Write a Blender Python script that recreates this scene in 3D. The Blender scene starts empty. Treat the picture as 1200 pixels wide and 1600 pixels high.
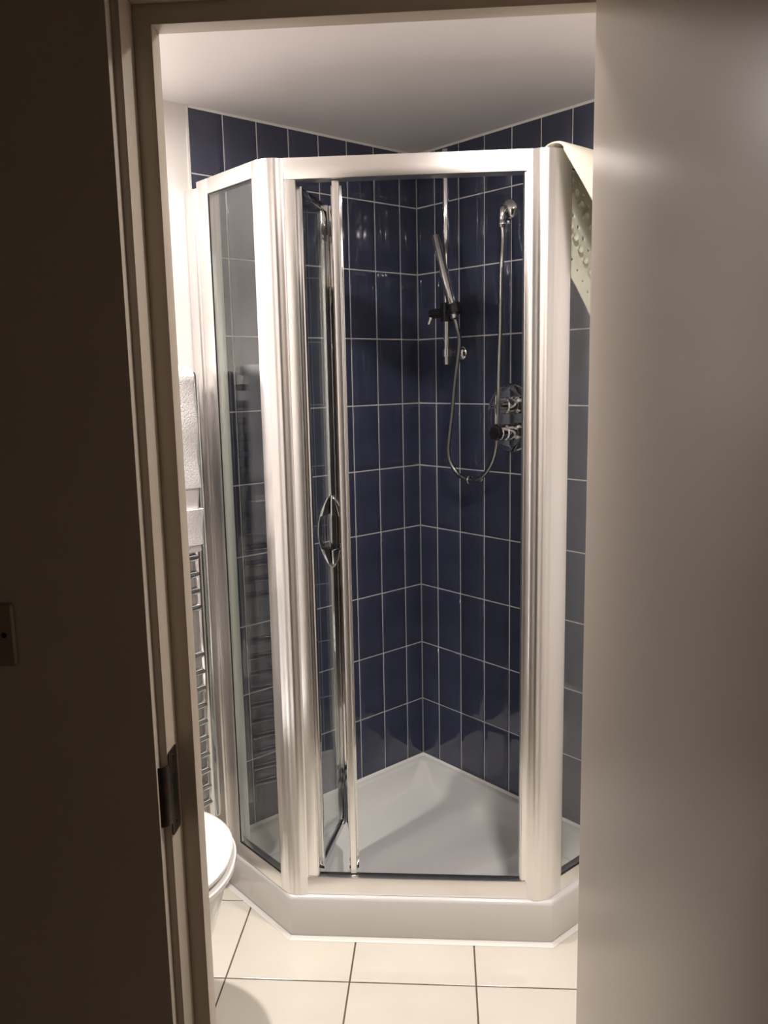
import bpy, bmesh, math, random
from mathutils import Vector, Matrix, Euler
random.seed(7)
S = math.sqrt(0.5)
scene = bpy.context.scene
col = scene.collection

# ------------------------------------------------------------------ camera
cam_d = bpy.data.cameras.new('camera'); cam = bpy.data.objects.new('camera', cam_d); col.objects.link(cam)
cam.location = (0.0754, -2.7542, 1.4270)
cam.rotation_euler = Euler((1.4097, 0.0193, 0.0684), 'XYZ')
cam_d.sensor_fit = 'HORIZONTAL'; cam_d.sensor_width = 36.0
cam_d.lens = 1303.05 / 1200 * 36.0
cam_d.clip_start = 0.02
scene.camera = cam

# ------------------------------------------------------------------ light, exposure
w = bpy.data.worlds.new('night'); scene.world = w; w.use_nodes = True
w.node_tree.nodes['Background'].inputs[0].default_value = (0.03, 0.026, 0.022, 1)
w.node_tree.nodes['Background'].inputs[1].default_value = 0.1
scene.view_settings.view_transform = 'Standard'; scene.view_settings.look = 'None'
scene.view_settings.exposure = 0.28; scene.view_settings.gamma = 1.0
scene.view_settings.use_curve_mapping = False
DOWNLIGHTS = [((-0.64, -1.03), (3.6, 5.2), 'white recessed ceiling downlight over the toilet'),
              ((0.30, -1.22), (2.6, 5.2), 'white recessed ceiling downlight behind the doorway, on the mat side')]
LAMP_COL = (1.0, 0.935, 0.885)
HALL_W = 0.12

ZC = 2.110          # ceiling
ZT = 0.1176         # rim of the shower tray
YI, YS, YR, YO = -1.45, -1.485, -1.535, -1.554     # door wall: bathroom face, stop face, lining edge, hall face

# ------------------------------------------------------------------ materials
def mat(name, rgb, rough=0.5, metal=0.0, bump=0.0, bscale=80.0, var=0.0, vscale=6.0, coat=0.0, spec=0.5, stretch=None, rvar=0.0):
    m = bpy.data.materials.new(name); m.use_nodes = True
    nt = m.node_tree; b = nt.nodes['Principled BSDF']
    b.inputs['Base Color'].default_value = (*rgb, 1); b.inputs['Roughness'].default_value = rough
    b.inputs['Metallic'].default_value = metal; b.inputs['Specular IOR Level'].default_value = spec
    b.inputs['Coat Weight'].default_value = coat; b.inputs['Coat Roughness'].default_value = 0.06
    tc = nt.nodes.new('ShaderNodeTexCoord')
    mp = nt.nodes.new('ShaderNodeMapping'); nt.links.new(tc.outputs['Object'], mp.inputs[0])
    if stretch: mp.inputs['Scale'].default_value = stretch
    if var:
        n = nt.nodes.new('ShaderNodeTexNoise'); n.inputs['Scale'].default_value = vscale; n.inputs['Detail'].default_value = 4
        nt.links.new(mp.outputs[0], n.inputs['Vector'])
        r = nt.nodes.new('ShaderNodeValToRGB')
        r.color_ramp.elements[0].position = 0.3; r.color_ramp.elements[1].position = 0.7
        r.color_ramp.elements[0].color = (*[c * (1 - var) for c in rgb], 1); r.color_ramp.elements[1].color = (*[min(1, c * (1 + var)) for c in rgb], 1)
        nt.links.new(n.outputs['Fac'], r.inputs[0]); nt.links.new(r.outputs[0], b.inputs['Base Color'])
    if rvar:
        n2 = nt.nodes.new('ShaderNodeTexNoise'); n2.inputs['Scale'].default_value = vscale * 1.7; n2.inputs['Detail'].default_value = 3
        nt.links.new(mp.outputs[0], n2.inputs['Vector'])
        mr = nt.nodes.new('ShaderNodeMapRange'); mr.inputs['To Min'].default_value = rough * (1 - rvar); mr.inputs['To Max'].default_value = rough * (1 + rvar)
        nt.links.new(n2.outputs['Fac'], mr.inputs[0]); nt.links.new(mr.outputs[0], b.inputs['Roughness'])
    if bump:
        n3 = nt.nodes.new('ShaderNodeTexNoise'); n3.inputs['Scale'].default_value = bscale; n3.inputs['Detail'].default_value = 3
        nt.links.new(mp.outputs[0], n3.inputs['Vector'])
        bp = nt.nodes.new('ShaderNodeBump'); bp.inputs['Strength'].default_value = bump; bp.inputs['Distance'].default_value = 0.002
        nt.links.new(n3.outputs['Fac'], bp.inputs['Height']); nt.links.new(bp.outputs[0], b.inputs['Normal'])
    return m

def glass_mat():
    m = bpy.data.materials.new('clear_glass'); m.use_nodes = True
    nt = m.node_tree; nt.nodes.clear()
    out = nt.nodes.new('ShaderNodeOutputMaterial'); mix = nt.nodes.new('ShaderNodeMixShader')
    tr = nt.nodes.new('ShaderNodeBsdfTransparent'); tr.inputs[0].default_value = (0.955, 0.975, 0.965, 1)
    gl = nt.nodes.new('ShaderNodeBsdfGlossy'); gl.inputs['Roughness'].default_value = 0.01
    fr = nt.nodes.new('ShaderNodeFresnel'); fr.inputs[0].default_value = 1.5
    ge = nt.nodes.new('ShaderNodeNewGeometry'); mx = nt.nodes.new('ShaderNodeMapRange')   # same Fresnel loss entering and leaving the thin pane
    mx.inputs['To Min'].default_value = 1.5; mx.inputs['To Max'].default_value = 1 / 1.5
    nt.links.new(ge.outputs['Backfacing'], mx.inputs[0]); nt.links.new(mx.outputs[0], fr.inputs[0])
    nt.links.new(fr.outputs[0], mix.inputs[0]); nt.links.new(tr.outputs[0], mix.inputs[1]); nt.links.new(gl.outputs[0], mix.inputs[2])
    nt.links.new(mix.outputs[0], out.inputs[0]); return m

def emit_mat(name, rgb, k):
    m = bpy.data.materials.new(name); m.use_nodes = True
    b = m.node_tree.nodes['Principled BSDF']; b.inputs['Base Color'].default_value = (*rgb, 1)
    b.inputs['Emission Color'].default_value = (*rgb, 1); b.inputs['Emission Strength'].default_value = k; return m

M_paint = mat('white_emulsion', (0.80, 0.765, 0.74), 0.55, bump=0.08, bscale=160, var=0.015)
M_ceil = mat('ceiling_emulsion', (0.88, 0.835, 0.82), 0.35, bump=0.05, bscale=40, var=0.01)
M_hall = mat('hall_emulsion', (0.56, 0.49, 0.41), 0.6, bump=0.08, bscale=160, var=0.02)
M_gloss = mat('cream_gloss_woodwork', (0.60, 0.52, 0.425), 0.4, bump=0.05, bscale=60, var=0.02)
M_leaf = mat('door_eggshell', (0.66, 0.575, 0.495), 0.34, var=0.01)
M_tile = mat('blue_glazed_tile', (0.048, 0.056, 0.100), 0.09, bump=0.03, bscale=25, var=0.12, vscale=9, coat=0.5)
M_grout = mat('pale_grout', (0.74, 0.73, 0.75), 0.85, bump=0.3, bscale=300, var=0.08, vscale=30)
M_seal = mat('white_sealant', (0.86, 0.84, 0.80), 0.4, var=0.02)
M_ftile = mat('cream_floor_tile', (0.72, 0.675, 0.59), 0.16, bump=0.02, bscale=20, var=0.03, vscale=5, rvar=0.25)
M_fgrout = mat('brown_floor_grout', (0.13, 0.10, 0.075), 0.9, var=0.2, vscale=40)
M_tray = mat('tray_acrylic', (0.73, 0.71, 0.70), 0.14, var=0.01, coat=0.3)
M_frame = mat('polished_aluminium', (0.87, 0.855, 0.845), 0.29, 1.0)
M_dark = mat('black_rubber_seal', (0.015, 0.015, 0.016), 0.5, var=0.1)
M_chrome = mat('chrome', (0.62, 0.62, 0.63), 0.05, 1.0, rvar=0.3)
M_rchrome = mat('radiator_chrome', (0.62, 0.62, 0.62), 0.08, 1.0, rvar=0.3)
M_hose = mat('braided_chrome', (0.36, 0.36, 0.35), 0.2, 1.0, bump=0.2, bscale=500)
M_black = mat('dark_plastic', (0.02, 0.02, 0.022), 0.25, var=0.1)
M_ceramic = mat('white_ceramic', (0.88, 0.87, 0.85), 0.08, var=0.01, coat=0.5)
M_towel = mat('white_terry', (0.86, 0.83, 0.83), 0.95, bump=1.0, bscale=260, var=0.10, vscale=200)
M_band = mat('woven_band', (0.82, 0.79, 0.78), 0.9, bump=0.6, bscale=300, var=0.05, vscale=60, stretch=(1, 1, 4))
M_mat = mat('cream_rubber', (0.82, 0.77, 0.66), 0.5, bump=0.1, bscale=120, var=0.03)
M_brass = mat('aged_bronze', (0.055, 0.042, 0.032), 0.4, 0.8, var=0.2, vscale=40)
M_plate = mat('dull_bronze_plate', (0.30, 0.24, 0.18), 0.4, 0.3, var=0.05)
M_screw = mat('dark_screw', (0.02, 0.017, 0.014), 0.4, 0.8, var=0.1)
M_carpet = mat('hall_carpet', (0.22, 0.18, 0.14), 0.95, bump=0.8, bscale=300, var=0.2, vscale=90)
M_glass = glass_mat()
M_lamp = emit_mat('lamp_lens', (1.0, 0.9, 0.78), 6.0)

# ------------------------------------------------------------------ mesh helpers
class MB:
    def __init__(s): s.v = []; s.f = []
    def add(s, vs, fs):
        o = len(s.v); s.v += [tuple(p) for p in vs]; s.f += [tuple(i + o for i in f) for f in fs]; return s
    def box(s, a0, a1, b0, b1, c0, c1, fn=None):
        vs = [(a, b, c) for c in (c0, c1) for b in (b0, b1) for a in (a0, a1)]
        if fn: vs = [fn(*p) for p in vs]
        return s.add(vs, [(0, 1, 3, 2), (4, 6, 7, 5), (0, 4, 5, 1), (2, 3, 7, 6), (0, 2, 6, 4), (1, 5, 7, 3)])
    def loft(s, rings, closed=True, cap=True):
        n = len(rings[0]); o = len(s.v)
        for r in rings: s.v += [tuple(p) for p in r]
        for k in range(len(rings) - 1):
            for i in range(n if closed else n - 1):
                j = (i + 1) % n
                s.f.append((o + k * n + i, o + k * n + j, o + (k + 1) * n + j, o + (k + 1) * n + i))
        if cap and closed:
            s.f.append(tuple(o + i for i in range(n))[::-1]); s.f.append(tuple(o + (len(rings) - 1) * n + i for i in range(n)))
        return s
    def prism(s, poly, z0, z1, fn=None):
        fn = fn or (lambda x, y, z: (x, y, z))
        return s.loft([[fn(x, y, z0) for x, y in poly], [fn(x, y, z1) for x, y in poly]])
    def tube(s, pts, r, n=12, cap=True):
        pts = [Vector(p) for p in pts]; rr = r if isinstance(r, (list, tuple)) else [r] * len(pts)
        t0 = (pts[1] - pts[0]).normalized(); up = Vector((0, 0, 1)) if abs(t0.z) < 0.9 else Vector((1, 0, 0))
        nrm = t0.cross(up).normalized(); rings = []
        for i, p in enumerate(pts):
            t = (pts[min(i + 1, len(pts) - 1)] - pts[max(i - 1, 0)]).normalized()
            nrm = (nrm - t * nrm.dot(t)).normalized(); bn = t.cross(nrm)
            rings.append([p + (nrm * math.cos(2 * math.pi * k / n) + bn * math.sin(2 * math.pi * k / n)) * rr[i] for k in range(n)])
        return s.loft(rings, True, cap)
    def lathe(s, prof, org, ax, n=24, sx=1.0, sy=1.0):
        org = Vector(org); ax = Vector(ax).normalized(); up = Vector((0, 0, 1)) if abs(ax.z) < 0.9 else Vector((1, 0, 0))
        u = ax.cross(up).normalized(); v = u.cross(ax)
        return s.loft([[org + ax * h + (u * math.cos(2 * math.pi * k / n) * sx + v * math.sin(2 * math.pi * k / n) * sy) * max(r, 1e-5) for k in range(n)] for r, h in prof])

def tag(o, label=None, cat=None, group=None, kind=None):
    for k, v in (('label', label), ('category', cat), ('group', group), ('kind', kind)):
        if v: o[k] = v
    return o
def finish_mesh(name, mb, m, bev=0.0, ang=35, seg=2):
    bm = bmesh.new(); vs = [bm.verts.new(p) for p in mb.v]
    for f in mb.f:
        try: bm.faces.new([vs[i] for i in f])
        except ValueError: pass
    bmesh.ops.recalc_face_normals(bm, faces=bm.faces)
    if bev > 0:
        ed = [e for e in bm.edges if len(e.link_faces) == 2 and e.calc_face_angle() > math.radians(30)]
        bmesh.ops.bevel(bm, geom=ed, offset=bev, segments=seg, affect='EDGES', profile=0.6, clamp_overlap=True)
    me = bpy.data.meshes.new(name); bm.to_mesh(me); bm.free()
    me.polygons.foreach_set('use_smooth', [True] * len(me.polygons)); me.set_sharp_from_angle(angle=math.radians(ang))
    for x in (m if isinstance(m, (list, tuple)) else [m]): me.materials.append(x)
    return me
def world_of(o):
    v = Vector((0, 0, 0))
    while o: v += o.location; o = o.parent
    return v
def obj(name, mb, m, parent=None, bev=0.0, ang=35, seg=2, kind=None, label=None):
    xs, ys, zs = zip(*mb.v)
    c = Vector(((min(xs) + max(xs)) / 2, (min(ys) + max(ys)) / 2, min(zs)))
    mb.v = [tuple(Vector(p) - c) for p in mb.v]
    o = bpy.data.objects.new(name, finish_mesh(name, mb, m, bev, ang, seg)); col.objects.link(o)
    if parent: o.parent = parent; o.location = c - world_of(parent)
    else: o.location = c
    if kind: o['kind'] = kind
    if label: o['label'] = label
    return o
def empty(name, loc, label=None, cat=None, group=None, kind=None):
    o = bpy.data.objects.new(name, None); o.empty_display_size = 0.05; col.objects.link(o); o.location = loc
    return tag(o, label, cat, group, kind)
def pA(u, v, z): return (-S * u + S * v, -S * u - S * v, z)     # along the left tiled wall, out from it, up
def pB(u, v, z): return (S * u - S * v, -S * u - S * v, z)      # along the right tiled wall, out from it, up
nA = Vector((S, -S, 0)); nB = Vector((-S, -S, 0))

def clip_poly(poly, half):
    for (nx, ny, c) in half:                                    # keep nx*x+ny*y<=c
        out = []
        for i in range(len(poly)):
            p, q_ = poly[i], poly[(i + 1) % len(poly)]; dp = nx * p[0] + ny * p[1] - c; dq = nx * q_[0] + ny * q_[1] - c
            if dp <= 0: out.append(p)
            if dp * dq < 0: t = dp / (dp - dq); out.append((p[0] + t * (q_[0] - p[0]), p[1] + t * (q_[1] - p[1])))
        poly = out
        if len(poly) < 3: return []
    return poly

# ------------------------------------------------------------------ room shell
XL, XR = -1.02, 1.02
ROOM = [(0, 0), (XL, XL), (XL, YI), (XR, YI), (XR, -XR)]
fl = empty('floor', (0, -1.0, 0), kind='structure')
obj('floor_bed', MB().prism(ROOM, -0.06, -0.0025), M_fgrout, fl)
PX, PY, X0, Y0 = 0.3015, 0.3010, -0.1565, -0.977
half = [(0, 1, -0.42), (0, -1, -YI - 0.001), (1, 0, XR - 0.001), (-1, 0, -XL - 0.001), (-S, S, -0.004), (S, S, -0.004)]
full_tile = None
def tile_mesh(poly, name):
    g = 0.0012; mb = MB()
    cx = sum(p[0] for p in poly) / len(poly); cy = sum(p[1] for p in poly) / len(poly)
    def inset(d): return [(cx + (x - cx) * (1 - d / max(0.02, math.hypot(x - cx, y - cy))), cy + (y - cy) * (1 - d / max(0.02, math.hypot(x - cx, y - cy)))) for x, y in poly]
    mb.loft([[(x, y, -0.006) for x, y in poly], [(x, y, -0.0012) for x, y in poly], [(x, y, 0.0) for x, y in inset(0.003)]])
    return mb
for i in range(-4, 5):
    for j in range(-3, 4):
        x0 = X0 + i * PX + 0.0021; x1 = X0 + (i + 1) * PX - 0.0021; y0 = Y0 + j * PY + 0.0021; y1 = Y0 + (j + 1) * PY - 0.0021
        sq = [(x0, y0), (x1, y0), (x1, y1), (x0, y1)]
        pl = clip_poly(sq, half)
        if len(pl) < 3: continue
        area = abs(sum(pl[k][0] * pl[(k + 1) % len(pl)][1] - pl[(k + 1) % len(pl)][0] * pl[k][1] for k in range(len(pl)))) / 2
        if area < 0.0006: continue
        if min(p[1] for p in pl) > -0.72 and max(abs(p[0]) for p in pl) < 0.5: continue       # wholly under the tray
        if len(pl) == 4 and area > PX * PY * 0.965:
            if full_tile is None:
                o = obj('floor_tile', tile_mesh(pl, 't'), M_ftile, fl); full_tile = o.data
            else:
                o = bpy.data.objects.new('floor_tile', full_tile); col.objects.link(o); o.parent = fl
                o.location = Vector(((x0 + x1) / 2, (y0 + y1) / 2, -0.006)) - fl.location
        else:
            obj('floor_tile', tile_mesh(pl, 't'), M_ftile, fl)

obj('ceiling', MB().prism([(0.12, 0.12), (-0.12, 0.12), (XL - 0.12, XL + 0.1), (XL - 0.12, YO), (XR + 0.12, YO), (XR + 0.12, -XR + 0.1)], ZC, ZC + 0.08), M_ceil, kind='structure')

# walls: A (left of the corner), B (right of it)
UA, UB = 0.789, 0.905
TW, TH, PAa, PBb, ZJ0 = 0.1028, 0.2030, 0.0725, 0.0800, 1.948
wl = empty('wall_back_left', pA(0.7, -0.05, 0), kind='structure')
obj('plaster', MB().box(-0.02, XL / -S + 0.03, -0.12, -0.008, 0, ZC, pA).box(UA + 0.0085, XL / -S, -0.008, 0.0, 0, ZC, pA), M_paint, wl)
obj('grout_bed', MB().box(0.0, UA, -0.0075, -0.0012, ZT - 0.02, ZC - 0.001, pA), M_grout, wl)
obj('edge_trim', MB().box(UA, UA + 0.008, -0.006, 0.0022, ZT + 0.01, ZC - 0.001, pA), M_seal, wl, bev=0.001)
wr = empty('wall_back_right', pB(0.7, -0.05, 0), kind='structure')
obj('plaster', MB().box(0.0, XR / S + 0.03, -0.12, -0.008, 0, ZC, pB).box(UB + 0.0005, XR / S, -0.008, 0.0, 0, ZC, pB), M_paint, wr)
obj('grout_bed', MB().box(0.0, UB, -0.0075, -0.0012, ZT - 0.02, ZC - 0.001, pB), M_grout, wr)
# glazed tiles, every one an object
_tm = {}
def wall_tile_mesh(wd, ht):
    k = (round(wd, 4), round(ht, 4))
    if k not in _tm:
        a, h = wd / 2, ht / 2; e1, e2 = min(0.0015, a * .2), min(0.015, a * 0.4); mb = MB()
        def ring(d, y): return [(-a + d, y, -h + d), (a - d, y, -h + d), (a - d, y, h - d), (-a + d, y, h - d)]
        mb.loft([ring(0, -0.0055), ring(0, -0.0006), ring(e1, 0.0006), ring(e1 * 2.2, 0.0010), ring(e2 * .6, 0.0024), ring(e2, 0.0034), ring(e2 + 0.004, 0.0037)])
        _tm[k] = finish_mesh('wall_tile', mb, M_tile, ang=60)
    return _tm[k]
G = 0.0034
def tile_wall(fn, first, umax, parent, angle):
    us = [0.002, first]
    while us[-1] < umax - 0.004: us.append(min(us[-1] + TW, umax))
    zs = [ZT + 0.0035] + [ZJ0 - k * TH for k in range(8, -1, -1)] + [ZC - 0.002]
    for a in range(len(us) - 1):
        for b in range(len(zs) - 1):
            u0 = us[a] + (G / 2 if a else 0.0); u1 = us[a + 1] - (G / 2 if us[a + 1] < umax else 0)
            z0 = zs[b] + (G / 2 if b else 0); z1 = zs[b + 1] - (G / 2 if b < len(zs) - 2 else 0)
            o = bpy.data.objects.new('wall_tile', wall_tile_mesh(u1 - u0, z1 - z0)); col.objects.link(o)
            o.parent = parent; o.location = Vector(fn((u0 + u1) / 2, 0, (z0 + z1) / 2)) - parent.location
            j = 0.0016
            o.rotation_euler = (random.uniform(-j, j), random.uniform(-j, j) * 0.2, angle + random.uniform(-j, j))
tile_wall(pA, PAa, UA, wl, math.radians(-135))
tile_wall(pB, PBb, UB, wr, math.radians(135))
tm = MB(); 
for fn, um in ((pA, UA), (pB, UB)): tm.prism([(0.0, ZC - 0.0005), (0.0035, ZC - 0.0005), (0.0, ZC - 0.006)], 0.003, um, lambda x, y, z, fn=fn: fn(z, x + 0.0022, y))
obj('trim_1', tm, M_seal, kind='structure')

obj('wall_left', MB().box(XL - 0.1, XL, YO, XL, 0, ZC), M_paint, kind='structure')
obj('wall_right', MB().box(XR, XR + 0.1, YO, -XR, 0, ZC), M_paint, kind='structure')
# door wall with its opening
XSL, XRL, XOL = -0.337, -0.365, -0.3775
XSR, XRR, XOR = 0.306, 0.334, 0.3465
ZS, ZR, ZO = 1.932, 1.960, 1.9725
wf = MB().box(-1.5, XOL, YO, YI, 0, 2.35).box(XOR, 1.3, YO, YI, 0, 2.35).box(XOL, XOR, YO, YI, ZO, 2.35)
obj('wall_front', wf, [M_hall], kind='structure')
pw = MB().box(XL, XOL + 0.0, YI, YI + 0.004, 0, ZC - 0.0005).box(XOR, XR, YI, YI + 0.004, 0, ZC - 0.0005).box(XOL, XOR, YI, YI + 0.004, ZO, ZC - 0.0005)
obj('wall_front_inner', pw, M_paint, kind='structure')
# door lining
dl = empty('trim_2', (0, YS, 0), kind='structure')
obj('lining', MB().box(XOL, XRL, YR, YI, 0, ZR).box(XRR, XOR, YR, YI, 0, ZR).box(XOL, XOR, YR, YI, ZR, ZO), M_gloss, dl, bev=0.0012)
obj('door_stop', MB().box(XRL, XSL, YS, YI, 0, ZR), M_gloss, dl, bev=0.0012)
obj('door_stop', MB().box(XSR, XRR, YS, YI, 0, ZR), M_gloss, dl, bev=0.0012)
obj('door_stop', MB().box(XSL, XSR, YS, YI, ZS, ZR), M_gloss, dl, bev=0.0012)
# strike plate on the left rebate
sp = MB()
zt0, zt1 = 0.700, 0.842
def plate_poly(y0, y1, za, zb, r, n=5):
    pts = []
    for cy, cz, a0 in ((y1 - r, zb - r, 0), (y0 + r, zb - r, 90), (y0 + r, za + r, 180), (y1 - r, za + r, 270)):
        for k in range(n + 1):
            a = math.radians(a0 + 90 * k / n); pts.append((cy + r * math.cos(a), cz + r * math.sin(a)))
    return pts
sp.loft([[(XRL + 0.0002, y, z) for y, z in plate_poly(-1.5345, -1.4965, zt0, zt1, 0.004)], [(XRL + 0.0022, y, z) for y, z in plate_poly(-1.5345, -1.4965, zt0, zt1, 0.004)]])
lip = []
for k in range(9):
    a = math.radians(95 * k / 8)
    lip.append((XRL + 0.0022 - 0.016 * (1 - math.cos(a)), -1.532 - 0.016 * math.sin(a)))
sp.loft([[(x, y, z) for z in (0.722, 0.823)] + [(x - 0.002, y + 0.001, z) for z in (0.823, 0.722)] for x, y in lip])
st = obj('strike_plate', sp, M_brass, dl, bev=0.0003, label='dark bronze strike plate')
obj('keeper_hole', MB().box(XRL + 0.0021, XRL + 0.0026, -1.522, -1.506, 0.745, 0.80), M_screw, st)
for z in (0.716, 0.828): obj('plate_screw', MB().lathe([(0.0045, 0), (0.004, 0.0009), (0.0, 0.0012)], (XRL + 0.0021, -1.513, z), (1, 0, 0), 14), M_screw, st)

# open door leaf, hinged on the right and swung back into the hall
XD = 0.280
ld = empty('door_1', (XD + 0.02, -1.9, 0.006), 'cream painted flush door swung wide open at the doorway', 'door', kind='structure')
obj('door_leaf', MB().box(XD, XD + 0.040, -2.285, -1.557, 0.006, 1.956), M_leaf, ld, bev=0.0015)
for z in (0.25, 1.0, 1.72): obj('hinge', MB().tube([(XD + 0.046, -1.5485, z - 0.04), (XD + 0.046, -1.5485, z + 0.04)], 0.005, 12), M_brass, ld)

# hall shell
obj('floor_hall', MB().box(-1.5, 1.3, -3.4, YI, -0.06, -0.002), M_carpet, kind='structure')
obj('ceiling_hall', MB().box(-1.5, 1.3, -3.4, YO, 2.35, 2.43), M_hall, kind='structure')
obj('wall_hall_left', MB().box(-1.6, -1.5, -3.4, YO, 0, 2.35), M_hall, kind='structure')
obj('wall_hall_right', MB().box(0.95, 1.3, -3.4, YO, 0, 2.35), M_hall, kind='structure')
obj('wall_hall_back', MB().box(-1.6, 1.3, -3.5, -3.4, 0, 2.35), M_hall, kind='structure')

# blank switch plate on the hall wall
pc = (-0.633, YO, 0.994)
swp = empty('switch_plate', pc, 'dark bronze square electrical plate on the dim hall wall', 'switch')
def rrect(cx, cz, wx, wz, r, y): return [(cx + p[0], y, cz + p[1]) for p in plate_poly(-wx / 2, wx / 2, -wz / 2, wz / 2, r)]
cz = 1.045
obj('face_plate', MB().loft([rrect(pc[0], cz, 0.098, 0.100, 0.006, YO - 0.0002), rrect(pc[0], cz, 0.098, 0.100, 0.006, YO - 0.004), rrect(pc[0], cz, 0.092, 0.094, 0.004, YO - 0.0075)]), M_plate, swp)
for sx in (-0.033, 0.033): obj('plate_screw', MB().lathe([(0.0045, 0), (0.004, 0.001), (0.0, 0.0013)], (pc[0] + sx, YO - 0.0074, cz), (0, -1, 0), 14), M_screw, swp)
obj('rocker', MB().box(pc[0] - 0.012, pc[0] + 0.012, YO - 0.012, YO - 0.007, cz - 0.018, cz + 0.018), M_plate, swp, bev=0.002)

# downlights
for i, ((lx, ly), pw_, lab) in enumerate(DOWNLIGHTS):
    d = empty('ceiling_downlight', (lx, ly, ZC - 0.012), lab, 'downlight', 'recessed downlights')
    obj('bezel', MB().lathe([(0.030, -0.001), (0.046, -0.001), (0.046, 0.006), (0.043, 0.010), (0.032, 0.011), (0.030, 0.008)], (lx, ly, ZC - 0.0005), (0, 0, -1), 32), M_seal, d)
    obj('lamp_lens', MB().lathe([(0.029, 0.0), (0.029, 0.003), (0.02, 0.005), (0.0, 0.006)], (lx, ly, ZC - 0.0008), (0, 0, -1), 28), M_lamp, d)
    for nm, en, spread, dz in (('downlight_beam', pw_[0], 80, -0.002), ('downlight_spill', pw_[1], 175, -0.001)):      # reflector beam and its spill
        la = bpy.data.lights.new(nm, 'AREA'); la.shape = 'DISK'; la.size = 0.056; la.energy = en; la.color = LAMP_COL
        la.spread = math.radians(spread)
        lo = bpy.data.objects.new(nm, la); col.objects.link(lo); lo.parent = d; lo.location = (0, 0, dz)
hl = bpy.data.lights.new('hall_fill', 'AREA'); hl.shape = 'DISK'; hl.size = 0.3; hl.energy = HALL_W; hl.color = (1.0, 0.72, 0.45)  # added weak warm fill for the dim hall, no fixture behind it
ho = bpy.data.objects.new('hall_fill', hl); col.objects.link(ho); ho.location = (-0.6, -3.0, 2.33)

# ------------------------------------------------------------------ shower tray
UTA, UTB, YF = 0.8134, 0.8250, -0.827
TRAY = [(0.0, 0.0), pA(UTA, 0, 0)[:2], (-(UTA / S + YF), YF), ((UTB / S + YF), YF), pB(UTB, 0, 0)[:2]]   # anticlockwise from the corner
def inset_poly(poly, d):
    n = len(poly); out = []
    dd = d if isinstance(d, (list, tuple)) else [d] * n          # per edge i: poly[i] -> poly[i+1]
    L = []
    for i in range(n):
        p, q_ = Vector(poly[i]), Vector(poly[(i + 1) % n]); t = (q_ - p).normalized(); nn = Vector((-t.y, t.x)); L.append((p + nn * dd[i], t))
    for i in range(n):
        (p, t), (q_, s_) = L[i - 1], L[i]; den = t.x * s_.y - t.y * s_.x
        k = ((q_.x - p.x) * s_.y - (q_.y - p.y) * s_.x) / den; out.append((p.x + t.x * k, p.y + t.y * k))
    return out
def fillet(poly, r, m=7):
    n = len(poly); out = []
    for i in range(n):
        p = Vector(poly[i]); a = (Vector(poly[i - 1]) - p).normalized(); b = (Vector(poly[(i + 1) % n]) - p).normalized()
        th = math.acos(max(-1, min(1, a.dot(b)))); l = r / math.tan(th / 2); A_, B_ = p + a * l, p + b * l
        for k in range(m):
            t = k / (m - 1); out.append(tuple(A_ * (1 - t) ** 2 + p * 2 * t * (1 - t) + B_ * t * t))
    return out
# edges: 0 left wall, 1 left side, 2 front, 3 right side, 4 right wall
tb = MB()
lev = [([0.0015, .003, .003, .003, .0015], .004, 0.0005), ([0.0015, 0, 0, 0, .0015], .004, 0.010), ([.0015, 0, 0, 0, .0015], .006, ZT - 0.010), ([.0015, .002, .002, .002, .0015], .008, ZT - 0.003),
       ([.002, .007, .007, .007, .002], .008, ZT), ([.026, .052, .052, .052, .026], .02, ZT), ([.030, .06, .06, .06, .030], .024, ZT - 0.005), ([.038, .066, .066, .066, .038], .04, ZT - 0.022),
       ([.070, .085, .085, .085, .070], .07, ZT - 0.055), ([.095, .105, .105, .105, .095], .09, ZT - 0.068), ([.14, .15, .15, .15, .14], .10, ZT - 0.073), ([.30, .30, .20, .30, .30], .02, ZT - 0.080)]
rings = [[(x, y, z) for x, y in fillet(inset_poly(TRAY, d), r)] for d, r, z in lev]
tb.loft(rings)
tr = empty('shower_tray', (0, -0.45, 0), 'white five-sided shower tray in the blue tiled corner', 'shower tray')
obj('tray_body', tb, M_tray, tr, ang=50)
sl = MB()
o_ = fillet(inset_poly(TRAY, [-0.0, -0.010, -0.010, -0.010, 0.0]), .004)[7 * 1:7 * 5]
i_ = fillet(inset_poly(TRAY, [-0.0, -0.0005, -0.0005, -0.0005, 0.0]), .004)[7 * 1:7 * 5]
sl.loft([[(x, y, 0.0006) for x, y in o_], [(x * .3 + a * .7, y * .3 + b * .7, 0.005) for (x, y), (a, b) in zip(o_, i_)], [(x, y, 0.009) for x, y in i_]], closed=False)
obj('floor_sealant', sl, M_seal, tr)
ws = MB()
for fn, um in ((pA, UTA - 0.03), (pB, UTB - 0.03)): ws.prism([(0.0022, ZT + 0.0005), (0.008, ZT + 0.0005), (0.0022, ZT + 0.008)], 0.004, um, lambda x, y, z, fn=fn: fn(z, x, y))
obj('wall_sealant', ws, M_seal, tr)

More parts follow.
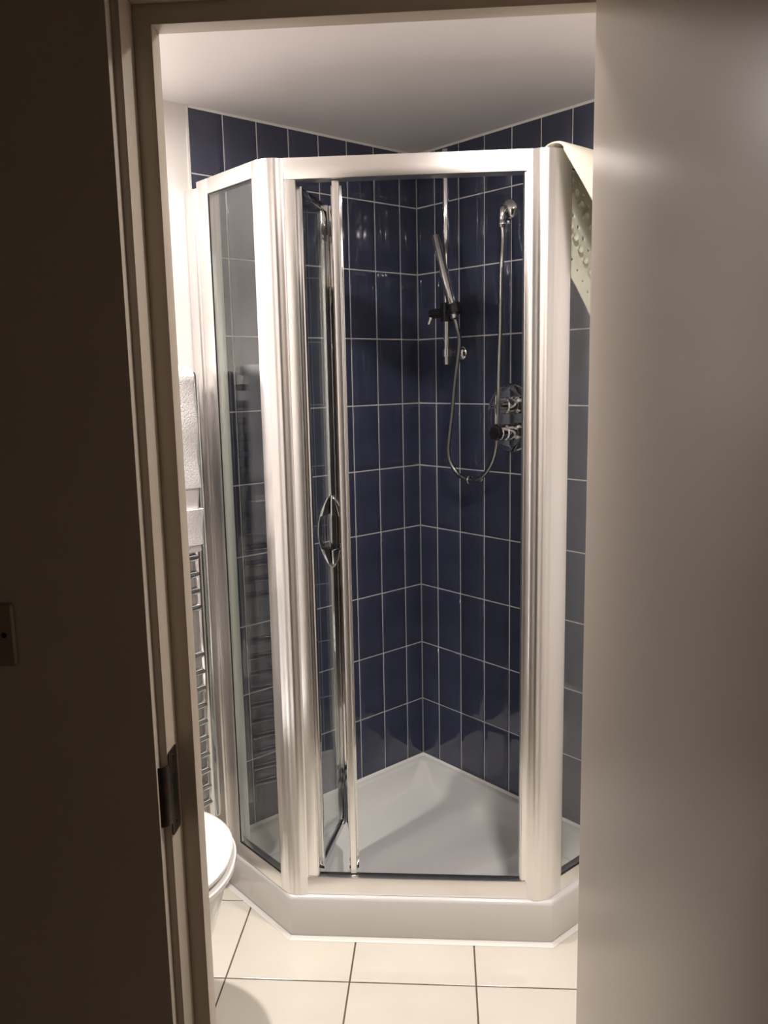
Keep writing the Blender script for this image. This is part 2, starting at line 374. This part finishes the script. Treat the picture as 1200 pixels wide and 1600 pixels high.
# ------------------------------------------------------------------ shower enclosure
FY, FB = -0.812, -0.770           # front plane outer / inner
ZE0, ZE1 = ZT + 0.0005, 1.912
UE, UI = 0.810, 0.785
enc = empty('shower_enclosure', (0, -0.78, ZT), 'polished silver framed glass shower enclosure with folding door standing on the tray', 'shower enclosure')
def mirror(mb, sgn):
    if sgn < 0: return mb
    mb.v = [(-x, y, z) for x, y, z in mb.v]; return mb
def corner_post(sgn):            # built for the left, mirrored for the right
    cx = -(UE / S + FY)          # corner of front plane and side plane
    c = Vector((cx, FY)); sd = Vector((-S, S)); fd = Vector((1, 0))
    e0 = c + fd * 0.058; e1 = c + sd * 0.006
    ctrl = []
    base = fillet([tuple(e0), tuple(c), tuple(e1)], 0.0001, 2)
    N = 44; path = []
    # front run with two soft flutes, then a rounded turn on to the side
    for k in range(N + 1):
        t = k / N; x = e0.x + (c.x + 0.004 - e0.x) * t
        bulge = 0.009 * math.sin(math.pi * min(1, t * 1.0)) ** 0.75
        flute = 0.0008 * (0.5 - 0.5 * math.cos(2 * math.pi * t * 3))
        path.append((x, FY - bulge - 0.001 + flute))
    path += [(c.x - 0.001, FY + 0.001), (c.x - 0.004, FY + 0.005), tuple(e1)]
    inner = [tuple(Vector(e1) + Vector((S, S)) * 0.030), (e0.x - 0.03, FB), (e0.x, FB)]
    mb = MB().prism(path + inner, ZE0, ZE1 - 0.001)
    return mirror(mb, sgn)
for s_ in (-1, 1): obj('corner_post', corner_post(s_), M_frame, enc, ang=40)
xl, xr = -0.2755, 0.2855
obj('header_rail', MB().box(xl + 0.0005, xr - 0.0005, FY - 0.002, FB, 1.866, ZE1), M_frame, enc, bev=0.0015)
obj('threshold_rail', MB().box(xl - 0.0065, xr - 0.0005, FY - 0.003, FY + 0.014, ZE0, 0.166), M_frame, enc, bev=0.002)
obj('door_jamb', MB().box(xl, -0.2515, FY, FB, 0.1662, 1.8658).box(-0.2515, -0.2490, FY + 0.003, FB, 0.1662, 1.8658), M_frame, enc, bev=0.0008)
obj('door_jamb', MB().box(0.2640, xr, FY, FB, 0.1662, 1.8658).box(0.2610, 0.2638, FY + 0.004, FB, 0.1662, 1.8658), M_frame, enc, bev=0.0008)
obj('threshold_seal', MB().box(-0.248, 0.260, FY + 0.0142, FY + 0.019, 0.150, 0.1675), M_dark, enc)
def side_panel(fn, va, vb, vend):
    # wall profile, panel stiles, rails and pane; va..vb glass, vend meets the corner post
    obj('wall_profile', MB().box(0.766, UE + 0.002, 0.003, 0.036, ZE0, ZE1 - 0.012, fn).box(UI - 0.005, UE + 0.005, 0.036, 0.050, ZE0, ZE1 - 0.014, fn).box(UI, UE + 0.001, 0.050, 0.060, ZE0, ZE1 - 0.014, fn), M_frame, enc, bev=0.0015)
    fr = obj('panel_frame', MB().box(UI - 0.008, UE, 0.0605, va, ZE0, ZE1, fn).box(UI, UE, vb, vend, ZE0, ZE1, fn).box(UI, UE, va, vb, 1.876, ZE1, fn).box(UI, UE, va, vb, ZE0, 0.160, fn), M_frame, enc, bev=0.0008)
    g = MB().box(UE - 0.010, UE - 0.004, va - 0.004, vb + 0.004, 0.156, 1.880, fn)
    obj('glass_pane', g, M_glass, fr)
    k = MB()
    for a0, a1, c0, c1 in ((va, va + 0.002, 0.16, 1.876), (vb - 0.002, vb, 0.16, 1.876), (va, vb, 0.16, 0.163), (va, vb, 1.8735, 1.876)): k.box(UE - 0.0038, UE - 0.001, a0, a1, c0, c1, fn)
    obj('glazing_seal', k, M_dark, fr)
side_panel(pA, 0.113, 0.313, 0.336)
side_panel(pB, 0.113, 0.289, 0.336)
# folding door: two leaves meeting at an inward apex
H1 = Vector((-0.246, -0.786)); E2 = Vector((-0.160, -0.786)); AP = Vector((-0.214, -0.540))
def leafmap(p, q_):
    d = (q_ - p).normalized(); n = Vector((-d.y, d.x))
    return lambda a, b, c: (p.x + d.x * a + n.x * b, p.y + d.y * a + n.y * b, c)
Z0, Z1 = 0.172, 1.856
def fold_leaf(p, q_, s0, s1, name):
    L = (q_ - p).length; fn = leafmap(p, q_)
    f = obj(name, MB().box(0, s0, -0.008, 0.008, Z0, Z1, fn).box(L - s1, L, -0.009, 0.009, Z0, Z1, fn).box(L - s1 * .62, L - s1 * .38, -0.0125, 0.0125, Z0, Z1, fn).box(s0, L - s1, -0.006, 0.006, Z0, Z0 + 0.016, fn).box(s0, L - s1, -0.006, 0.006, Z1 - 0.016, Z1, fn), M_chrome, enc, bev=0.0012)
    obj('glass_pane', MB().box(s0 - 0.002, L - s1 + 0.002, -0.002, 0.002, Z0 + 0.012, Z1 - 0.012, fn), M_glass, f)
    obj('leaf_seal', MB().box(s0, L - 0.002, -0.0035, 0.0035, Z0 - 0.006, Z0 - 0.0002, fn), M_dark, f)
    return f, fn, L
lf1, fn1, L1 = fold_leaf(H1, AP, 0.012, 0.030, 'folding_leaf')
lf2, fn2, L2 = fold_leaf(AP + Vector((0.012, 0)), E2, 0.022, 0.010, 'folding_leaf')
obj('closing_stile', MB().box(E2.x - 0.009, E2.x + 0.0075, -0.800, -0.772, 0.168, 1.864), M_frame, enc, bev=0.004, seg=3)
obj('pivot_pin', MB().lathe([(0.004, 0), (0.004, 0.012)], (E2.x, -0.786, 1.8635), (0, 0, 1), 12), M_dark, enc)
# bow handle on both faces of the first leaf
hz0, hz1 = 0.925, 1.120; ac = L1 - 0.045
def bow(sg):
    mb = MB(); N = 28; rings = []
    for k in range(N + 1):
        t = k / N; z = hz0 + (hz1 - hz0) * t; out = 0.004 + 0.030 * math.sin(math.pi * t) ** 0.8
        wd = 0.006 + 0.012 * math.sin(math.pi * t) ** 0.6
        inn = out - 0.004 if 0.27 < t < 0.73 else 0.0018
        rings.append([fn1(ac - wd, sg * inn, z), fn1(ac + wd, sg * inn, z), fn1(ac + wd, sg * out, z), fn1(ac - wd, sg * out, z)])
    mb.loft(rings); return mb
for sg in (-1, 1): obj('pull_handle', bow(sg), M_chrome, lf1, bev=0.0006, ang=50)

# ------------------------------------------------------------------ shower fittings on the right tiled wall
V0 = 0.0022
ru, rv = 0.198, 0.070
sr = empty('slide_rail', pB(ru, rv, 1.458), 'slim vertical chrome shower rail nearest the tiled corner', 'shower rail')
obj('rail_tube', MB().tube([pB(ru, rv, 1.459), pB(ru, rv, 2.074)], 0.0095, 18), M_chrome, sr)
for zb in (1.4935, 2.035):
    bk = obj('wall_bracket', MB().lathe([(0.021, 0), (0.021, 0.004), (0.016, 0.010), (0.009, 0.014), (0.008, rv - V0 - 0.010)], pB(ru, V0, zb), nB, 24), M_chrome, sr)
    obj('rail_collar', MB().tube([pB(ru, rv, zb - 0.011), pB(ru, rv, zb + 0.011)], 0.0135, 20), M_chrome, sr)
# slider that carries the hand set
hu = 0.262; hv = 0.100
sd = obj('slider', MB().tube([pB(ru, rv, 1.585), pB(ru, rv, 1.640)], 0.0175, 20).tube([pB(ru - 0.062, rv - 0.0, 1.612), pB(ru - 0.012, rv, 1.612)], 0.015, 18).tube([pB(ru + 0.01, rv + 0.004, 1.612), pB(hu - 0.012, hv - 0.008, 1.612)], 0.011, 16), M_black, sr, label='black plastic slider')
obj('holder_ring', MB().lathe([(0.0135, -0.014), (0.019, -0.014), (0.020, 0.014), (0.0145, 0.014)], pB(hu, hv, 1.617), Vector(pB(hu - 0.066, hv + 0.004, 1.835)) - Vector(pB(hu, hv, 1.617)), 20), M_black, sd)
obj('lock_lever', MB().tube([pB(ru - 0.056, rv + 0.010, 1.60), pB(ru - 0.060, rv + 0.016, 1.580)], [0.005, 0.0035], 10), M_chrome, sd)
# hand set and hose
A0 = Vector(pB(hu, hv, 1.590)); A1 = Vector(pB(hu - 0.078, hv + 0.001, 1.832))
hs = empty('hand_shower', A0, 'straight stick-shaped chrome hand shower held by the black slider, with ribbed hose', 'hand shower')
ax = (A1 - A0)
obj('handle', MB().lathe([(0.008, 0), (0.0115, 0.004), (0.0125, 0.02), (0.0125, ax.length - 0.004), (0.0110, ax.length), (0.0, ax.length)], A0, ax, 22), M_chrome, hs)
hp = [A0 - ax.normalized() * 0.004, A0 - ax.normalized() * 0.03, pB(0.268, 0.088, 1.53), pB(0.258, 0.083, 1.48), pB(0.238, 0.078, 1.40), pB(0.222, 0.072, 1.323), pB(0.203, 0.066, 1.244), pB(0.194, 0.062, 1.194), pB(0.201, 0.058, 1.158),
      pB(0.222, 0.053, 1.129), pB(0.243, 0.052, 1.118), pB(0.272, 0.050, 1.112), pB(0.302, 0.050, 1.117), pB(0.334, 0.053, 1.134), pB(0.364, 0.058, 1.165), pB(0.388, 0.066, 1.204), pB(0.404, 0.076, 1.25), pB(0.424, 0.096, 1.326), pB(0.432, 0.102, 1.37), pB(0.424, 0.092, 1.43), pB(0.409, 0.068, 1.58), pB(0.398, 0.052, 1.72), pB(0.3885, 0.0365, 1.80), pB(0.3845, 0.0335, 1.838)]
hp = [Vector(p) for p in hp]
def catmull(P, step):
    out = []
    for i in range(len(P) - 1):
        p0, p1, p2, p3 = P[max(i - 1, 0)], P[i], P[i + 1], P[min(i + 2, len(P) - 1)]
        n = max(2, int((p2 - p1).length / step))
        for k in range(n):
            t = k / n; out.append(0.5 * ((2 * p1) + (p2 - p0) * t + (2 * p0 - 5 * p1 + 4 * p2 - p3) * t * t + (3 * p1 - p0 - 3 * p2 + p3) * t ** 3))
    out.append(P[-1]); return out
hc = catmull(hp, 0.0022)
obj('hose', MB().tube(hc, [0.0070 if (k // 1) % 2 else 0.0058 for k in range(len(hc))], 10), M_hose, hs, ang=80, label='ribbed metal hose')
obj('hose_nut', MB().lathe([(0.0095, 0), (0.0105, 0.003), (0.0105, 0.017), (0.0085, 0.02)], pB(0.384, 0.0335, 1.834), (0, 0, 1), 6 * 4), M_chrome, hs)
# wall outlet
wo = empty('wall_outlet', pB(0.384, V0, 1.885), 'round chrome wall elbow where the hose starts', 'shower outlet')
obj('flange', MB().lathe([(0.030, 0), (0.030, 0.003), (0.027, 0.009), (0.019, 0.015), (0.010, 0.018), (0.010, 0.022)], pB(0.384, V0, 1.886), nB, 28), M_chrome, wo)
el = [Vector(pB(0.384, V0 + 0.018, 1.886))] + [Vector(pB(0.384, 0.022 + 0.0115 * math.sin(a), 1.8745 + 0.0115 * math.cos(a))) for a in [math.radians(k * 15) for k in range(7)]] + [Vector(pB(0.384, 0.0335, 1.854))]
obj('elbow', MB().tube(el, 0.0095, 16), M_chrome, wo)
# hose clip
hk = empty('hose_clip', pB(0.262, V0, 1.10), 'small chrome ring clip under the lowest bend of the hose', 'hose clip')
obj('clip_ring', MB().tube([Vector(pB(0.272, 0.050, 1.112)) + Vector(nB) * 0.0105 * math.cos(a) + Vector((0, 0, 1)) * 0.0105 * math.sin(a) for a in [2 * math.pi * k / 24 for k in range(25)]], 0.0032, 10, False), M_chrome, hk)
obj('clip_arm', MB().tube([pB(0.272, V0 + 0.003, 1.112), pB(0.272, 0.0385, 1.112)], 0.004, 12).lathe([(0.012, 0), (0.012, 0.003), (0.006, 0.006)], pB(0.272, V0, 1.112), nB, 18), M_chrome, hk)
# mixer valve
mv = empty('mixer_valve', pB(0.395, V0, 1.20), 'oval chrome twin control shower mixer set in the blue tiles', 'shower mixer')
def oval(d, v, n=48): return [pB(0.396 + (0.090 - d) * math.cos(2 * math.pi * k / n), v, 1.300 + (0.100 - d) * math.sin(2 * math.pi * k / n)) for k in range(n)]
obj('back_plate', MB().loft([oval(0, V0), oval(0, V0 + 0.006), oval(0.003, V0 + 0.010), oval(0.014, V0 + 0.0135), oval(0.020, V0 + 0.0135)]), M_chrome, mv, ang=30)
for zc, nm in ((1.338, 'upper_control'), (1.262, 'lower_control')):
    c = obj(nm, MB().lathe([(0.026, 0), (0.026, 0.004), (0.020, 0.008), (0.019, 0.022), (0.024, 0.026), (0.024, 0.048), (0.021, 0.052)] + ([(0.0, 0.052)] if nm[0] == 'u' else [(0.021, 0.070), (0.018, 0.074), (0.0, 0.074)]), pB(0.418, V0 + 0.013, zc), nB, 28 if nm[0] == 'u' else 28), M_chrome, mv, ang=30)
    if nm[0] == 'u':
        obj('control_stem', MB().tube([pB(0.418, 0.066, zc), pB(0.418, 0.100, zc)], 0.0105, 16), M_chrome, c)
        obj('lever', MB().tube([pB(0.418, 0.094, zc + 0.030), pB(0.418, 0.094, zc)], [0.005, 0.0075], 12).tube([pB(0.418, 0.094, zc), pB(0.418, 0.096, zc - 0.05)], [0.0075, 0.0055], 12).tube([pB(0.418, 0.086, zc), pB(0.418, 0.122, zc)], 0.006, 12), M_chrome, c)
    else:
        obj('end_cap', MB().lathe([(0.0215, 0), (0.0215, 0.012), (0.018, 0.015), (0, 0.0155)], pB(0.418, V0 + 0.0875, zc), nB, 8), M_black, c, ang=20)

# ------------------------------------------------------------------ rubber mat hung over the right side panel
rm = empty('shower_mat', pB(0.80, 0.2, 1.92), 'cream rubber mat with suckers draped over the top of the mat-side glass panel', 'shower mat')
rm['label'] = 'cream rubber bath mat with suckers and holes draped over the enclosure top'
# hanging sheet inside the glass, with real drain holes
Us = 0.7645; cell = 0.004; VA, VB, ZA, ZB = 0.035, 0.275, 1.44, 1.930
holes = []; cups = []
for r in range(16):
    for c in range(8):
        vv = 0.243 - c * 0.040 - (0.020 if r % 2 else 0.0); zz = 1.862 - r * 0.0245 * 1.0
        if VA + 0.012 < vv < VB - 0.012 and zz > 1.46: (cups if (c + (r // 2)) % 2 == 0 else holes).append((vv, zz))
def inside(v, z):
    zl = 1.660 + (0.234 - v) * -1.10 if v < 0.245 else 1.648 + (v - 0.245) * 4.2
    return z > max(zl, ZA) and z > 1.50 - 0.0
nv = int((VB - VA) / cell); nz = int((ZB - ZA) / cell); idx = {}; mbm = MB()
def vert(i, j):
    if (i, j) not in idx:
        v = VA + i * cell; z = ZA + j * cell
        zl = (1.660 - (0.234 - v) * 1.10) if v < 0.245 else 1.648 + (v - 0.245) * 4.2
        if z < max(zl, 1.50): z = max(zl, 1.50)
        for hv_, hz_ in holes:                                   # pull the ring of verts round a hole on to a circle
            dx, dz = v - hv_, z - hz_; d = math.hypot(dx, dz)
            if 0.0025 < d < 0.0062: v = hv_ + dx / d * 0.0042; z = hz_ + dz / d * 0.0042
        idx[(i, j)] = len(mbm.v); mbm.v.append((Us + 0.0025 * math.sin(v * 30) * math.cos(z * 17), v, z))
    return idx[(i, j)]
for i in range(nv):
    for j in range(nz):
        v = VA + (i + .5) * cell; z = ZA + (j + .5) * cell
        zl = (1.660 - (0.234 - v) * 1.10) if v < 0.245 else 1.648 + (v - 0.245) * 4.2
        if z < max(zl, 1.50) - cell * 0.4: continue
        if any((v - a) ** 2 + (z - b) ** 2 < 0.0034 ** 2 for a, b in holes): continue
        mbm.f.append((vert(i, j), vert(i + 1, j), vert(i + 1, j + 1), vert(i, j + 1)))
mbm.v = [pB(*p) for p in mbm.v]
sh = obj('hanging_sheet', mbm, M_mat, rm)
so = sh.modifiers.new('thickness', 'SOLIDIFY'); so.thickness = 0.0035; so.offset = 0
cup_me = None
for (cv, cz_) in cups:
    if cz_ < 1.50 or cz_ < ((1.660 - (0.234 - cv) * 1.10) if cv < 0.245 else 1.648 + (cv - 0.245) * 4.2) + 0.012: continue
    if cup_me is None:
        o = obj('sucker', MB().lathe([(0.0045, 0.0), (0.0045, 0.003), (0.0088, 0.0080), (0.0092, 0.0095), (0.0075, 0.0085), (0.003, 0.0055), (0, 0.005)], pB(Us + 0.001, cv, cz_), Vector((S, -S, 0)), 20), M_mat, sh); cup_me = o.data; c0 = o
        base = Vector(pB(Us, cv, cz_)); off = world_of(o) - base
    else:
        o = bpy.data.objects.new('sucker', cup_me); col.objects.link(o); o.parent = sh; o.location = Vector(pB(Us, cv, cz_)) + off - world_of(sh)
# flap over the rail, drooping outside and lower towards the wall
fm = MB(); NT, NS = 26, 22; rings = []
for a in range(NT + 1):
    t = a / NT; v = 0.346 - 0.30 * t
    drop = 0.012 + 0.44 * t if t < 0.5 else 0.232 + (t - 0.5) * 0.10
    blg = 0.004 + 0.040 * math.sin(min(1, t * 2.0) * math.pi / 2)
    row = []
    for b in range(NS + 1):
        s_ = b / NS
        if s_ < 0.30:                                            # inside, rising to the rail
            k = s_ / 0.30; row.append((UI - 0.008 - 0.010 * (1 - k), v, 1.885 + 0.030 * k))
        elif s_ < 0.5:                                           # over the top
            k = (s_ - 0.30) / 0.2; ang_ = math.pi * k
            cu = (UI + UE) / 2; row.append((cu - math.cos(ang_) * (0.0205 + 0.003 * k), v, 1.9165 + 0.010 * math.sin(ang_) * (1 if v < 0.34 else 0.6)))
        else:
            k = (s_ - 0.5) / 0.5
            row.append((UE + 0.011 + blg * math.sin(k * 1.9) / math.sin(1.9) * 1.0 , v - 0.004 * k, 1.9165 - drop * (0.25 * k + 0.75 * k * k)))
    rings.append([pB(*p) for p in row])
fm.loft(rings, closed=False)
fo = obj('folded_flap', fm, M_mat, rm, ang=180)
so = fo.modifiers.new('thickness', 'SOLIDIFY'); so.thickness = 0.005; so.offset = 0
sb = fo.modifiers.new('soft', 'SUBSURF'); sb.levels = 1; sb.render_levels = 1

# ------------------------------------------------------------------ towel radiator on the left wall
rad = empty('towel_radiator', pA(1.09, 0.07, 0.24), 'tall chrome ladder towel radiator beside the shower', 'radiator')
def upright(u):
    r = []
    prof = [(0.021 * abs(math.cos(2 * math.pi * k / 20)) ** 0.7 * (1 if math.cos(2 * math.pi * k / 20) > 0 else -1), 0.016 * math.sin(2 * math.pi * k / 20)) for k in range(20)]
    zs_ = [(0.240, 0.55), (0.243, 0.85), (0.250, 1.0), (1.440, 1.0), (1.447, 0.85), (1.450, 0.5)]
    return MB().loft([[pA(u + a * k, 0.066 + b * k, z) for a, b in prof] for z, k in zs_])
for u in (0.858, 1.330): obj('upright', upright(u), M_rchrome, rad)
bar_me = None
zlist = [0.2905 + k * 0.0466 for k in range(10)] + [0.839 + k * 0.0443 for k in range(6)] + [1.185 + k * 0.0443 for k in range(6)]
for z in zlist:
    if bar_me is None:
        P_ = [Vector(pA(0.870 + 0.23 * k / 6, 0.070 + 0.030 * math.sin(k / 6 * math.pi / 2), z)) for k in range(7)]
        Q_ = [Vector(pA(1.100 + 0.22 * k / 6, 0.070 + 0.030 * math.cos(k / 6 * math.pi / 2), z)) for k in range(1, 7)]
        o = obj('rung', MB().tube(P_ + Q_, 0.0105, 12), M_rchrome, rad); bar_me = o.data; zoff = o.location.z - z
        bl = o.location.copy()
    else:
        o = bpy.data.objects.new('rung', bar_me); col.objects.link(o); o.parent = rad; o.location = (bl.x, bl.y, z + zoff)
for u in (0.858, 1.330):
    for z in (0.30, 1.40): obj('wall_bracket', MB().lathe([(0.017, 0), (0.017, 0.004), (0.008, 0.007), (0.008, 0.056)], pA(u, 0.0005, z), nA, 18), M_rchrome, rad)

# towel over the top of the radiator
tw = empty('bath_towel', pA(1.05, 0.10, 1.02), 'white terry towel with a woven band hung over the chrome radiator', 'towel')
def towel_shell(z0, z1, th_out, u0, u1, seed, m, name, over=False):
    mb = MB(); N = 26; rnd = random.Random(seed); rings = []
    nz_ = max(3, int((z1 - z0) / 0.012))
    def ring(z, vo, vi, e=0.0):
        w_ = 0.003 * math.sin(z * 41 + seed)
        r = 0.008
        return [pA(u, v, z) for u, v in [(u0 + w_ + e, vi), (u0 + w_ - 0.003 + e, (vo + vi) / 2), (u0 + w_ + 0.001 + e, vo - 0.005), (u0 + w_ + 0.006 + e, vo), ((u0 + u1) / 2, vo + 0.001), (u1 - 0.006 - e, vo), (u1 - e, vo - 0.006), (u1 - e, vi)]]
    for k in range(nz_ + 1):
        z = z0 + (z1 - z0) * k / nz_; rings.append(ring(z, 0.111 + th_out, 0.1130))
    if over:
        for k in range(1, 9):
            a = math.pi / 2 * k / 8; rings.append(ring(z1 + 0.030 * math.sin(a), 0.076 + (0.034 + th_out) * math.cos(a) + 0.010 * (1 - math.cos(a)), 0.076, 0.012 * (1 - math.cos(a))))
    mb.loft(rings); return obj(name, mb, m, tw, ang=60)
towel_shell(1.162, 1.435, 0.026, 0.882, 1.28, 1, M_towel, 'pile_panel', True)
towel_shell(1.108, 1.1615, 0.019, 0.887, 1.277, 1, M_band, 'woven_border')
towel_shell(1.018, 1.1075, 0.027, 0.880, 1.281, 3, M_towel, 'pile_panel')
towel_shell(0.999, 1.0175, 0.020, 0.888, 1.277, 2, M_band, 'hem')
obj('back_flap', MB().box(0.885, 1.278, 0.020, 0.046, 1.12, 1.452, pA), M_towel, tw, bev=0.006)

# ------------------------------------------------------------------ toilet
TH_ = math.radians(6); td = Vector((math.cos(TH_), math.sin(TH_))); tn = Vector((-td.y, td.x))
tip = Vector((-0.372, -1.172))
def tl(a, b, z): p = tip - td * a + tn * b; return (p.x, p.y, z)     # a back from the tip, b across
toi = empty('toilet', tl(0.3, 0, 0), 'white ceramic toilet with closed lid under the radiator', 'toilet')
def dshape(a0, La, Bh, Ltot, pw_=2.25, nb=40, rear=0.16):
    pts = []
    for k in range(nb + 1):
        t = math.pi * k / nb - math.pi / 2
        c, s_ = math.cos(t), math.sin(t)
        pts.append((a0 + La - La * abs(c) ** (2 / pw_), Bh * (1 if s_ > 0 else -1) * abs(s_) ** (2 / pw_)))
    pts += [(a0 + La + (Ltot - La) * 0.5, Bh * 0.985), (a0 + Ltot, rear), (a0 + Ltot, -rear), (a0 + La + (Ltot - La) * 0.5, -Bh * 0.985)]
    return pts
def dloft(levels): return MB().loft([[tl(a, b, z) for a, b in dshape(a0, La, Bh, Lt, rear=rr)] for a0, La, Bh, Lt, rr, z in levels])
obj('lid', dloft([(0.004, .215, .199, .425, .155, .4385), (0.001, .217, .202, .43, .158, .441), (0.0, .218, .203, .43, .158, .449), (0.004, .216, .199, .426, .155, .4545), (0.016, .210, .188, .41, .145, .4575), (0.08, .15, .12, .32, .09, .4590)]), M_ceramic, toi, ang=40)
obj('seat', dloft([(-0.002, .219, .204, .43, .158, .4155), (-0.006, .222, .208, .435, .16, .419), (-0.006, .222, .208, .435, .16, .4285), (-0.002, .219, .204, .43, .158, .4320)]), M_ceramic, toi, ang=40)
obj('pan', dloft([(0.125, .13, .130, .42, .125, 0.0005), (0.120, .135, .134, .43, .125, .02), (0.100, .15, .140, .44, .13, .12), (0.062, .18, .155, .47, .14, .22), (0.034, .20, .174, .51, .155, .31), (0.016, .21, .190, .55, .17, .375), (0.010, .215, .196, .555, .17, .405), (0.012, .213, .194, .552, .17, .4140)]), M_ceramic, toi, ang=50)
obj('cistern', MB().box(0.445, 0.61, -0.18, 0.18, 0.416, 0.78, tl), M_ceramic, toi, bev=0.02, seg=3)
obj('cistern_lid', MB().box(0.438, 0.615, -0.188, 0.188, 0.7805, 0.812, tl), M_ceramic, toi, bev=0.01, seg=3)
